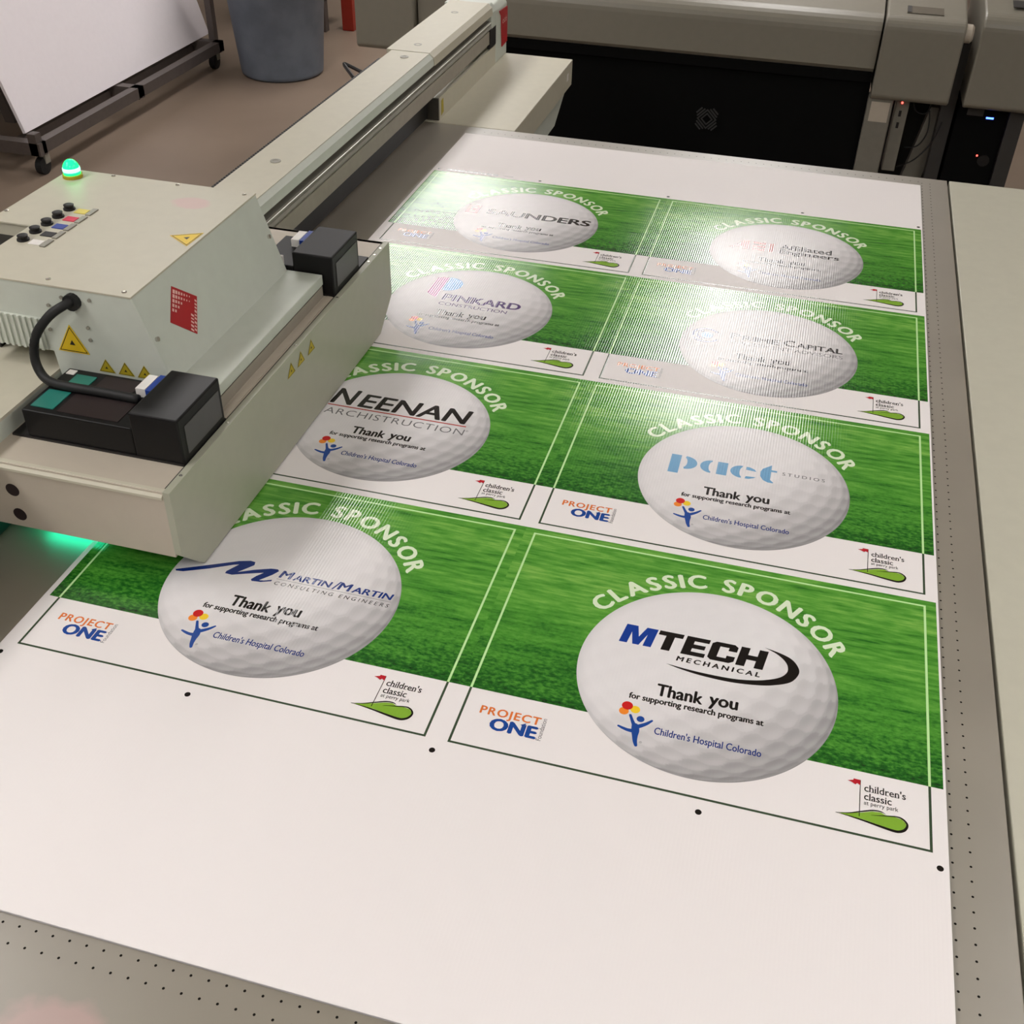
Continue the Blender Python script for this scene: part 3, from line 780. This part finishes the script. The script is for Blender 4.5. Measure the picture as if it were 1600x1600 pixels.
# ------------------------------------------------------------------ print carriage
k = thing('print_carriage', 'cream print carriage with green beacon riding above the printed sheet', 'print carriage', (-2, 24, 0.15))
part('front_plate', MB().prism([(9.33, 0.15), (38.0, 0.15), (40.72, 2.2), (40.72, 6.57), (7.35, 6.57), (7.35, 2.3)], 'x', 6.62, 7.05), 'plate', k, bevel=0.03, label='long grey front guard plate of the carriage')
part('tray', MB().box(-4.4, 6.62, 7.4, 40.7, 5.9, 6.48), 'carr', k)
part('near_end_wall', MB().box(-9.5, 6.62, 7.38, 7.75, 2.05, 6.4), 'carr', k)
part('end_ledge', MB().prism([(7.24, 6.1), (7.24, 6.25), (7.5, 6.5), (7.74, 6.5), (7.74, 6.1)], 'x', -9.5, 6.60), 'beige', k)
part('far_end_wall', MB().box(-4.0, 6.62, 40.35, 40.72, 2.05, 6.48), 'carr', k)
for hx, hz in ((-3.0, 4.65), (-3.0, 2.93)):
    part('bolt_hole', MB().lathe(hx, hz, [(0.42, 7.36), (0.42, 7.40)], 18, axis='y'), 'recess', k)
for hy in (9.0, 14.5, 24.0, 31.0, 37.0, 38.2, 39.4):
    part('plate_screw', MB().lathe(6.83, hy, [(0.10, 6.56), (0.10, 6.6)], 10), 'steel', k)
part('inner_strip', MB().box(6.1, 6.45, 14.8, 31.0, 6.48, 6.58), 'carr', k)
# back bridge
part('bridge', MB().box(-13.2, -4.4, 4.0, 33.0, 7.56, 7.75), 'beige', k)
part('bridge_face', MB().box(-4.75, -4.4, 7.8, 40.3, 6.48, 7.56), 'green', k)
# upper housing
HY0, HY1 = 15.2, 30.95
part('housing', MB().prism([(1.6, 13.3), (3.3, 8.1), (3.3, 6.48), (-4.2, 6.48), (-4.4, 9.0), (-7.9, 9.0), (-9.2, 9.0), (-9.2, 13.3)], 'y', HY0, HY1), 'green', k, bevel=0.08)
part('rear_housing', MB().box(-12.2, -9.2, 22.0, HY1, 12.5, 13.3), 'beige', k)
part('rear_gap_shade', MB().box(-12.0, -9.2, 16.5, HY1, 7.75, 12.5), 'black', k)  # solid black block stands in for the shaded gap under the notch
tcv = MB()
tcv.prism([(-9.3, HY0 - .05), (1.62, HY0 - .05), (1.62, HY1 + .05), (-12.25, HY1 + .05), (-12.25, 21.9), (-9.3, 21.9)], 'z', 13.3, 13.42)
part('top_cover', tcv, 'bodytop', k, bevel=0.02)
part('base_ledge', MB().box(3.0, 5.83, 14.85, 31.1, 7.35, 8.1), 'green', k, bevel=0.06)
part('ledge_base', MB().box(3.2, 5.80, 14.9, 31.0, 6.48, 7.26), 'strip', k)
part('ledge_gap_shade', MB().box(3.2, 5.74, 14.9, 31.0, 7.26, 7.35), 'black', k)  # black strip paints the shadow gap beneath the ledge
part('plate_gap', MB().box(6.52, 6.62, 7.8, 40.3, 6.48, 6.50), 'black', k)
vg = part('vent_grille', MB().box(-9.15, -4.65, HY0 - .12, HY0, 9.1, 11.15), 'green', k, label='ribbed vent grille')
for i in range(11):
    x = -9.0 + i * 0.40
    part('vent_rib', MB().slab([(x, HY0 - .12, 9.1), (x + .18, HY0 - .12, 9.1), (x + .18, HY0 - .12, 11.15), (x, HY0 - .12, 11.15)], (0, -1, 0), 0.12), 'green', vg, org=ORG[k.name])
for sx, sy in ((-8.79, 30.69), (-3.92, 30.61), (1.02, 30.48), (-12.0, 23.4), (-3.94, 15.75), (0.98, 15.6), (-8.95, 20.43)):
    part('cover_screw', MB().lathe(sx, sy, [(0.15, 13.42), (0.15, 13.47), (0.07, 13.5)], 10), 'steel', k)
def on_slope(y, t_):   # t 0..1 down the slope
    return Vector((1.6 + 1.7 * t_, y, 13.3 - 5.2 * t_))
SN = Vector((5.2, 0, 1.7)).normalized()
for sy, tt in ((15.6, 0.5), (30.4, 0.5)):
    c_ = on_slope(sy, tt)
    part('side_screw', MB().tube([c_, c_ + SN * 0.14], 0.15, 10, 1), 'steel', k)
lab = [Vector((1.89, 18.84, 12.42)), Vector((2.36, 20.61, 10.98)), Vector((2.91, 19.11, 9.29)), Vector((2.39, 17.34, 10.88))]
lb = part('red_label', MB().slab([q + SN * 0.012 for q in lab], SN, 0.02), 'red', k, label='tilted red label with pale blocks and lettering')
def lab_pt(u, v):
    return lab[0] * (1 - u) * (1 - v) + lab[1] * u * (1 - v) + lab[2] * u * v + lab[3] * (1 - u) * v
pb = MB()
for i in range(7):
    for j in range(5):
        if (i + 1) * (j + 1) > 14: continue
        sz = 0.115 - 0.012 * i - 0.006 * j
        u0 = 0.05 + i * 0.105; v0 = 0.07 + j * 0.13
        w_ = sz * (0.72); h_ = sz * 0.9
        pb.slab([lab_pt(a_, b2) + SN * 0.033 for a_, b2 in ((u0, v0), (u0 + w_, v0), (u0 + w_, v0 + h_), (u0, v0 + h_))], SN, 0.004)
part('label_blocks', pb, 'pink', lb, org=ORG[k.name])
lt = MB()
random.seed(9)
for colm, (ua, ub) in enumerate(((0.90, 0.98), (0.76, 0.87))):
    v_ = 0.10 if colm == 0 else 0.52
    while v_ < 0.93:
        h_ = random.uniform(0.05, 0.09)
        lt.slab([lab_pt(a_, b2) + SN * 0.033 for a_, b2 in ((ua, v_), (ub, v_ + h_ * .3), (ub, v_ + h_), (ua, v_ + h_ * .7))], SN, 0.004)
        v_ += h_ + 0.03
part('label_print', lt, 'pink', lb, org=ORG[k.name], label='worn pale print along the label edge')
def tri_label(pts, nrm, mat, name='warning_label', label=None, th=0.03):
    P3 = [Vector(q) for q in pts]; n_ = Vector(nrm).normalized()
    o = part(name, MB().slab([q + n_ * 0.012 for q in P3], n_, th), mat, k, label=label)
    c_ = sum(P3, Vector()) / 3
    rim = MB()
    for i in range(3):
        a_ = c_ + (P3[i] - c_) * 0.90; b2 = c_ + (P3[(i + 1) % 3] - c_) * 0.90
        a2 = c_ + (P3[i] - c_) * 0.82; b3 = c_ + (P3[(i + 1) % 3] - c_) * 0.82
        rim.slab([q + n_ * (0.012 + th) for q in (a_, b2, b3, a2)], n_, 0.004)
    rim.slab([c_ + (P3[i] - c_) * 0.18 + n_ * (0.012 + th) for i in range(3)], n_, 0.004)
    part('warning_symbol', rim, 'lblack', o, org=ORG[k.name])
FY = HY0 - .01
tri_label([(-2.86, FY, 11.0), (-3.96, FY, 9.18), (-1.92, FY, 9.19)], (0, -1, 0), 'yellow', label='large yellow triangular warning label')
for x in (-0.95, 0.30, 1.55):
    tri_label([(x, FY, 9.05), (x - .55, FY, 8.19), (x + .5, FY, 8.19)], (0, -1, 0), 'olive')
tri_label([(-0.4, 23.2, 13.42), (1.32, 22.1, 13.42), (1.39, 24.17, 13.42)], (0, 0, 1), 'yellow', label='yellow triangular warning label on the top cover', th=0.01)
for ty in (22.45, 23.95, 25.6):
    tri_label([(7.06, ty - .45, 5.2), (7.06, ty + .7, 5.2), (7.06, ty + .2, 6.08)], (1, 0, 0), 'olive', th=0.008)
for bx, bz in ((-2.91, 12.74), (-1.1, 12.82), (-1.61, 11.0), (-1.64, 10.21), (-3.9, 12.1), (-4.2, 10.5)):
    part('face_bolt', MB().lathe(bx, bz, [(0.11, HY0 - .1), (0.11, HY0)], 10, axis='y'), 'alu', k)
# beacon
bc = part('beacon', MB().lathe(-11.3, 29.75, [(0.66, 13.42), (0.66, 13.62), (0.6, 13.66)], 24), 'olive', k, smooth=False, label='brass ring of the beacon lamp')
dm = [(0.56 * math.cos(a_), 13.66 + 0.25 + 0.72 * math.sin(a_)) for a_ in np.linspace(0, 1.5, 9)]
part('beacon_dome', MB().lathe(-11.3, 29.75, [(0.56, 13.62)] + dm, 24), 'beacon', bc, smooth=True, org=ORG[k.name], label='glowing green dome')
part('beacon_bulb', MB().lathe(-11.3, 29.75, [(0.58, 13.85), (0.585, 14.0), (0.56, 14.1)], 24), 'beaconcore', bc, smooth=True, org=ORG[k.name])
# key panel on the cover: five black knobs with coloured tabs
for i, (cy, mt_) in enumerate(((24.84, 'kyel'), (23.6, 'kred'), (22.4, 'kblue'), (21.18, 'black'), (19.93, 'white'))):
    kb = part('key_knob', MB().lathe(-8.42, cy, [(0.38, 13.42), (0.38, 13.52), (0.28, 13.56), (0.33, 13.74), (0.22, 13.78)], 14), 'black', k)
    part('colour_tab', MB().box(-7.85, -7.05, cy - .42, cy + .2, 13.42, 13.47), mt_, kb, org=ORG[k.name])
    part('tab_clip', MB().box(-6.95, -6.6, cy - .55, cy + .45, 13.42, 13.5), 'alu', kb, org=ORG[k.name])
# curing lamps
def lamp_unit(ya, yb, near):
    b0 = part('lamp_housing', MB().box(3.62, 6.58, ya, yb, 6.5, 9.4), 'lampbox', k, bevel=0.10, label='black curing lamp housing on the ' + ('near' if near else 'far') + ' side')
    part('lamp_window', MB().box(6.58, 6.62, ya + .55, yb - .35, 7.0, 8.75), 'window', b0, org=ORG[k.name])
    part('lamp_foot', MB().box(-4.2 if near else 2.9, 6.55, ya - .05, yb + (.1 if near else 1.8), 6.48, 6.62), 'black', b0, org=ORG[k.name])
    xl = -3.2 if near else 1.0
    part('lamp_tail', MB().box(xl, 3.62, ya + .02, yb - .02, 6.62, 8.35), 'lampbox', b0, bevel=0.08, org=ORG[k.name])
    part('tag', MB().box(2.95, 3.6, yb - 1.9, yb - .15, 8.35, 9.0), 'blue', b0, org=ORG[k.name])
    part('tag', MB().box(2.2, 2.8, yb - 1.7, yb - .15, 8.35, 8.9), 'white', b0, org=ORG[k.name])
    if near:
        part('filter_panel', MB().box(-2.9, -1.5, ya + .5, ya + 2.3, 8.35, 8.4), 'teal', b0, org=ORG[k.name])
        part('filter_panel', MB().box(-2.3, -1.0, ya + 2.9, ya + 4.2, 8.35, 8.4), 'teal', b0, org=ORG[k.name])
        part('recess_panel', MB().box(-1.2, 2.6, ya + .4, ya + 2.3, 8.35, 8.38), 'recess', b0, org=ORG[k.name])
        part('recess_panel', MB().box(-0.6, 1.8, ya + 2.8, ya + 4.5, 8.35, 8.38), 'recess', b0, org=ORG[k.name])
        part('small_label', MB().box(-3.0, -2.5, yb - .7, yb - .25, 8.35, 8.4), 'white', b0, org=ORG[k.name])
    else:
        part('connector', MB().box(2.2, 2.9, ya, ya + .2, 8.0, 9.0), 'white', b0, org=ORG[k.name])
    return b0
lamp_unit(9.95, 14.75, True)
lamp_unit(31.2, 35.85, False)
part('print_head_block', MB().box(-1.0, 5.8, 16, 31, 0.9, 5.9), 'black', k)
part('curing_lamp', MB().box(-4.0, -0.2, 9.8, 11.2, 0.7, 0.85), 'uv', k, label='glowing teal curing lamp under the carriage')
part('curing_lamp_case', MB().box(-4.2, 6.4, 9.75, 14.6, 0.85, 5.9), 'black', k)
part('cable', MB().tube([(-2.17, 15.2, 12.6), (-2.3, 14.6, 12.65), (-3.1, 14.0, 12.1), (-4.0, 13.6, 10.9), (-4.3, 13.4, 9.6), (-3.9, 13.1, 8.75), (-3.0, 12.7, 8.55), (-1.6, 12.5, 8.6), (0.4, 12.6, 8.55), (2.6, 12.6, 8.5)], 0.27, 10, 5), 'rubber', k, smooth=True, label='thick black cable looping to the near lamp')
part('cable_gland', MB().lathe(-2.17, 12.62, [(0.5, HY0 - .35), (0.5, HY0), ], 14, axis='y'), 'rubber', k)

# ------------------------------------------------------------------ background: wide format printers
PY = 150.0
def prof(zb, zt, r=2.2, back=24, top=2.0):
    pr_ = [(PY, zb + 0.6), (PY, zt - r)]
    for i in range(1, 7):
        a_ = i / 6 * math.pi / 2 * 0.93
        pr_.append((PY + r - r * math.cos(a_), zt - r + r * math.sin(a_)))
    pr_ += [(PY + back, zt + top), (PY + back, zb), (PY + 0.6, zb)]
    return pr_
w1 = thing('wide_format_printer', 'grey wide format printer with black bin behind the printing table', 'printer', (8, 162, -33))
part('front_cover', MB().prism(prof(-7.6, 0.4, 2.6), 'x', -29.0, 43.9), 'pgrey', w1, smooth=False)
part('end_module', MB().prism([(y - 1.5, z) for y, z in prof(-11.1, 0.9, 1.8, 26, 3.5)], 'x', 44.2, 55.6), 'pgrey', w1, bevel=0.3, label='rounded right end module with small screen')
part('end_module', MB().prism([(y - 1.5, z) for y, z in prof(-11.1, 0.9, 1.8, 26, 3.5)], 'x', -39.6, -29.3), 'pgrey', w1, bevel=0.3)
part('control_screen', MB().slab([(47.0, 150.9, 1.068), (52.2, 150.9, 1.068), (52.2, 153.4, 1.433), (47.0, 153.4, 1.433)], (0, -0.15, 1), 0.08), 'screen', w1)
part('screen_button', MB().slab([(47.05, 151.0, 1.172), (47.6, 151.0, 1.172), (47.6, 153.3, 1.508), (47.05, 153.3, 1.508)], (0, -0.15, 1), 0.06), 'pdark', w1)
part('knob', MB().lathe(150.6, -1.0, [(1.3, 55.6), (1.3, 56.5), (1.0, 56.8)], 20, axis='x'), 'carr', w1, label='pale round knob on the right end')
part('under_rail', MB().box(-29, 43.9, PY + 0.5, PY + 4, -9.2, -7.6), 'fabric', w1)
part('media_bin', MB().prism([(PY + 1.2, -9.2), (PY + 0.2, -31.5), (PY + 18, -31.5), (PY + 14, -9.2)], 'x', -28.5, 43.98), 'fabric', w1, label='deep black fabric media bin')
em = MB()
for s_ in (1.0,):
    cx_, cz_ = 19.75, -17.25
    def rot(u, v): return (cx_ + u, PY + 0.55 - (v + 17.25 - 8.0) * 0.0 - 0.15, cz_ + v)
    oc = [(1.95, .8), (.8, 1.95), (-.8, 1.95), (-1.95, .8), (-1.95, -.8), (-.8, -1.95), (.8, -1.95), (1.95, -.8)]
    for ro, ri in ((1.62, 1.3), (1.02, .72)):
        for q in range(4):
            a_ = math.pi / 2 * q; b2 = a_ + math.pi / 2
            em.slab([rot(ro * math.cos(a_), ro * math.sin(a_)), rot(ro * math.cos(b2), ro * math.sin(b2)), rot(ri * math.cos(b2), ri * math.sin(b2)), rot(ri * math.cos(a_), ri * math.sin(a_))], (0, -1, 0), 0.05)
    for q in range(4):
        a_ = math.pi / 4 + math.pi / 2 * q
        for d_ in (1.42, 1.85):
            L_ = 0.85 if d_ < 1.5 else 0.62
            n_ = (math.cos(a_), math.sin(a_)); t2 = (-n_[1], n_[0])
            em.slab([rot(n_[0] * (d_ + e) + t2[0] * f_, n_[1] * (d_ + e) + t2[1] * f_) for e, f_ in ((-.12, -L_), (-.12, L_), (.12, L_), (.12, -L_))], (0, -1, 0), 0.05)
part('bin_emblem', em, 'emblem', w1, label='grey octagonal diamond emblem on the black bin')
lg1 = part('leg', MB().box(44.0, 47.8, PY - 0.5, PY + 2.5, -33, -11.0), 'pgrey2', w1, bevel=0.2, label='pale right leg with paper notice')
part('notice', MB().box(44.6, 47.4, PY - 0.54, PY - 0.5, -14.6, -11.6), 'carr', lg1, org=ORG[w1.name])
part('leg', MB().box(-33, -29.5, PY - 0.5, PY + 2.5, -33, -11.0), 'pgrey2', w1, bevel=0.2)
lg2 = part('port_post', MB().box(48.3, 50.3, PY + 1, PY + 4, -22.5, -11.0), 'pgrey2', w1, bevel=0.1, label='grey post with black ports')
part('status_light', MB().lathe(49.2, -11.8, [(0.16, PY + .9), (0.16, PY + 1)], 10, axis='y'), 'ledred', lg2, org=ORG[w1.name])
for pz in (-13.4, -15.2):
    part('port', MB().box(49.0, 49.4, PY + .95, PY + 1, pz - .5, pz + .4), 'black', lg2, org=ORG[w1.name])
part('rear_panel', MB().box(48, 57, PY + 16, PY + 18, -33, -11), 'pdark', w1)
part('brace', MB().prism([(50.5, -33), (53.5, -33), (57.0, -13.5), (54.0, -13.5)], 'y', PY + 6, PY + 8), 'pgrey2', w1)
solid('gap_shade_panel', MB().box(55.2, 57.2, PY + 3, PY + 8, -33, -2.4), 'pdark', 'narrow dark upright panel standing in for shade between the two grey printers', 'shade panel', (56.2, PY + 5, -33))  # dark panel stands in for the shade in the gap between the printers
for i, pts in enumerate(([(50.9, PY + 2, -11.8), (51.6, PY + 2, -13.2), (53.2, PY + 2.4, -13.4), (53.8, PY + 3, -11.4)],
                         [(53.6, PY + 2.5, -13.0), (54.0, PY + 2.4, -16.2), (53.0, PY + 2.6, -18.6), (51.2, PY + 3, -19.2)],
                         [(55.8, PY + 2.4, -14.5), (55.0, PY + 2.0, -17.5), (53.0, PY + 2.0, -20.6), (50.4, PY + 2.6, -22.4)])):
    solid('cable', MB().tube(pts, 0.11, 6, 5), 'rubber', ('short black cable loop under the right printer module', 'middle black cable hanging beneath the right printer module', 'long black cable sagging down toward the table edge')[i],
          'cable', pts[0], group='cables under the printer')
w2 = thing('wide_format_printer', 'second grey wide format printer cut off by the right picture edge', 'printer', (90, 162, -33))
part('end_module', MB().prism([(y - 1.5, z) for y, z in prof(-11.1, 2.2, 2.2, 26, 3.5)], 'x', 57.7, 69.5), 'pgrey', w2, bevel=0.3)
part('front_cover', MB().prism(prof(-7.6, 1.6, 2.6), 'x', 69.8, 130), 'pgrey', w2)
part('top_slot', MB().slab([(61.5, 152.0, 2.75), (69.0, 152.0, 2.75), (69.0, 154.5, 3.1), (61.5, 154.5, 3.1)], (0, -0.15, 1), 0.08), 'pdark', w2)
part('leg', MB().box(65.0, 67.2, PY + 1, PY + 4, -33, -11.1), 'pdark', w2)
part('leg', MB().box(120, 123, PY - 0.5, PY + 2.5, -33, -7.6), 'pgrey2', w2)
cb = thing('equipment_cabinet', 'black equipment cabinet with blue and red indicator lights under the second printer', 'cabinet', (61, PY + 8, -33))
part('cabinet_body', MB().box(57.6, 64.9, PY + 2, PY + 14, -33, -11.6), 'fabric', cb)
part('drive_tray', MB().box(59.0, 61.4, PY + 1.9, PY + 2, -12.9, -11.9), 'pdark', cb)
part('blue_light', MB().box(61.9, 63.0, PY + 1.9, PY + 2, -13.2, -12.95), 'ledblue', cb)
part('red_light', MB().lathe(62.1, -18.9, [(0.14, PY + 1.9), (0.14, PY + 2)], 10, axis='y'), 'ledred', cb)
part('outlet', MB().lathe(63.2, -19.6, [(0.9, PY + 1.85), (0.9, PY + 2)], 14, axis='y'), 'black', cb)

# ------------------------------------------------------------------ background left
tc_ = thing('trash_can', 'round dark grey plastic trash can standing on the brown floor', 'trash can', (-79.2, 200.5, -33))
part('can_body', MB().lathe(-79.2, 200.5, [(8.4, -33), (8.9, -32.6), (9.0, -32), (11.6, -2.5), (12.3, -2.2), (12.3, -1.0), (11.7, -0.8), (11.3, -1.2), (8.6, -31.5)], 48), 'can', tc_, smooth=True)
for a_ in (0.6, 0.6 + math.pi):
    hx, hy = -79.2 + 12.3 * math.cos(a_), 200.5 + 12.3 * math.sin(a_)
    part('handle', MB().box(hx - 1.4, hx + 1.4, hy - 1.4, hy + 1.4, -4.5, -2.4), 'can', tc_, bevel=0.4)

ct = thing('board_cart', 'dark steel A-frame cart on casters carrying the white board', 'cart', (-105, 165, -33))
part('side_rail', MB().box(-94.0, -92.2, 131, 199, -29.2, -27.2), 'cartsteel', ct)
part('side_rail', MB().box(-122, -120, 131, 199, -29.2, -27.2), 'cartsteel', ct)
for ry in (130, 163, 197):
    part('cross_rail', MB().box(-122, -92.2, ry, ry + 2, -29.4, -27.2), 'cartsteel', ct)
part('inner_rail', MB().box(-100.0, -98.6, 131, 199, -29.6, -28.2), 'cartsteel', ct)
part('corner_post', MB().box(-94.2, -92.6, 130, 131.6, -29.4, -25.6), 'cartsteel', ct)
part('upright', MB().slab([(-103, 197.6, -28), (-101, 197.6, -28), (-115, 197.6, 30), (-117, 197.6, 30)], (0, 1, 0), 1.6), 'cartsteel', ct)
part('upright', MB().slab([(-106, 140, -28), (-104, 140, -28), (-116, 140, 20), (-118, 140, 20)], (0, 1, 0), 1.6), 'cartsteel', ct)
part('upright', MB().box(-95.6, -94.2, 199, 200.6, -29, 20), 'cartsteel', ct)
for cx_, cy_ in ((-93.4, 132.0), (-94.2, 198.2), (-120.5, 132.0), (-120.5, 198.2)):
    cs = part('caster', MB().box(cx_ - .9, cx_ + .9, cy_ - .7, cy_ + .7, -31.2, -29.2), 'alu', ct, bevel=0.1)
    part('wheel', MB().lathe(cy_ - .6, -31.5, [(0.5, cx_ - .75), (1.5, cx_ - .6), (1.5, cx_ + .6), (0.5, cx_ + .75)], 20, axis='x'), 'rubber', cs, org=ORG[ct.name])
lean = -0.285
bd_ = MB().slab([(-97.2, 133.7, -27.0), (-97.2, 202.2, -27.0), (-97.2 + lean * 50, 202.2, 23), (-97.2 + lean * 50, 133.7, 23)], (-1, 0, lean), 0.6)
solid('white_board', bd_, 'board', 'large blank white board leaning on the dark steel cart', 'board', (-97.2, 168, -27))
solid('red_post', MB().box(-79.5, -76.6, 236, 239, -33, 40), 'redpost', 'red painted steel post standing behind the trash can', 'post', (-78, 237, -33), bevel=0.1)
rk = thing('metal_rack', 'narrow grey metal rack leg beside the red post', 'rack', (-84, 236, -33))
part('upright', MB().box(-84.2, -82.6, 233, 235, -33, 40), 'cartsteel', rk)
part('upright', MB().box(-100, -98.5, 233, 235, -33, 40), 'cartsteel', rk)
part('shelf_board', MB().box(-100, -82.6, 232, 246, -26, -25), 'black', rk)
part('shelf_board', MB().box(-100, -82.6, 232, 246, -8, -7), 'black', rk)
solid('dark_bracket', MB().tube([(-10.67, 77.96, 6.5), (-12.2, 80.2, 6.5), (-13.4, 82.0, 6.6), (-12.2, 81.2, 6.6), (-10.2, 79.8, 6.5)], 0.2, 6, 4), 'black', 'small black wire bracket behind the gantry beam', 'bracket', (-11, 79, 5))
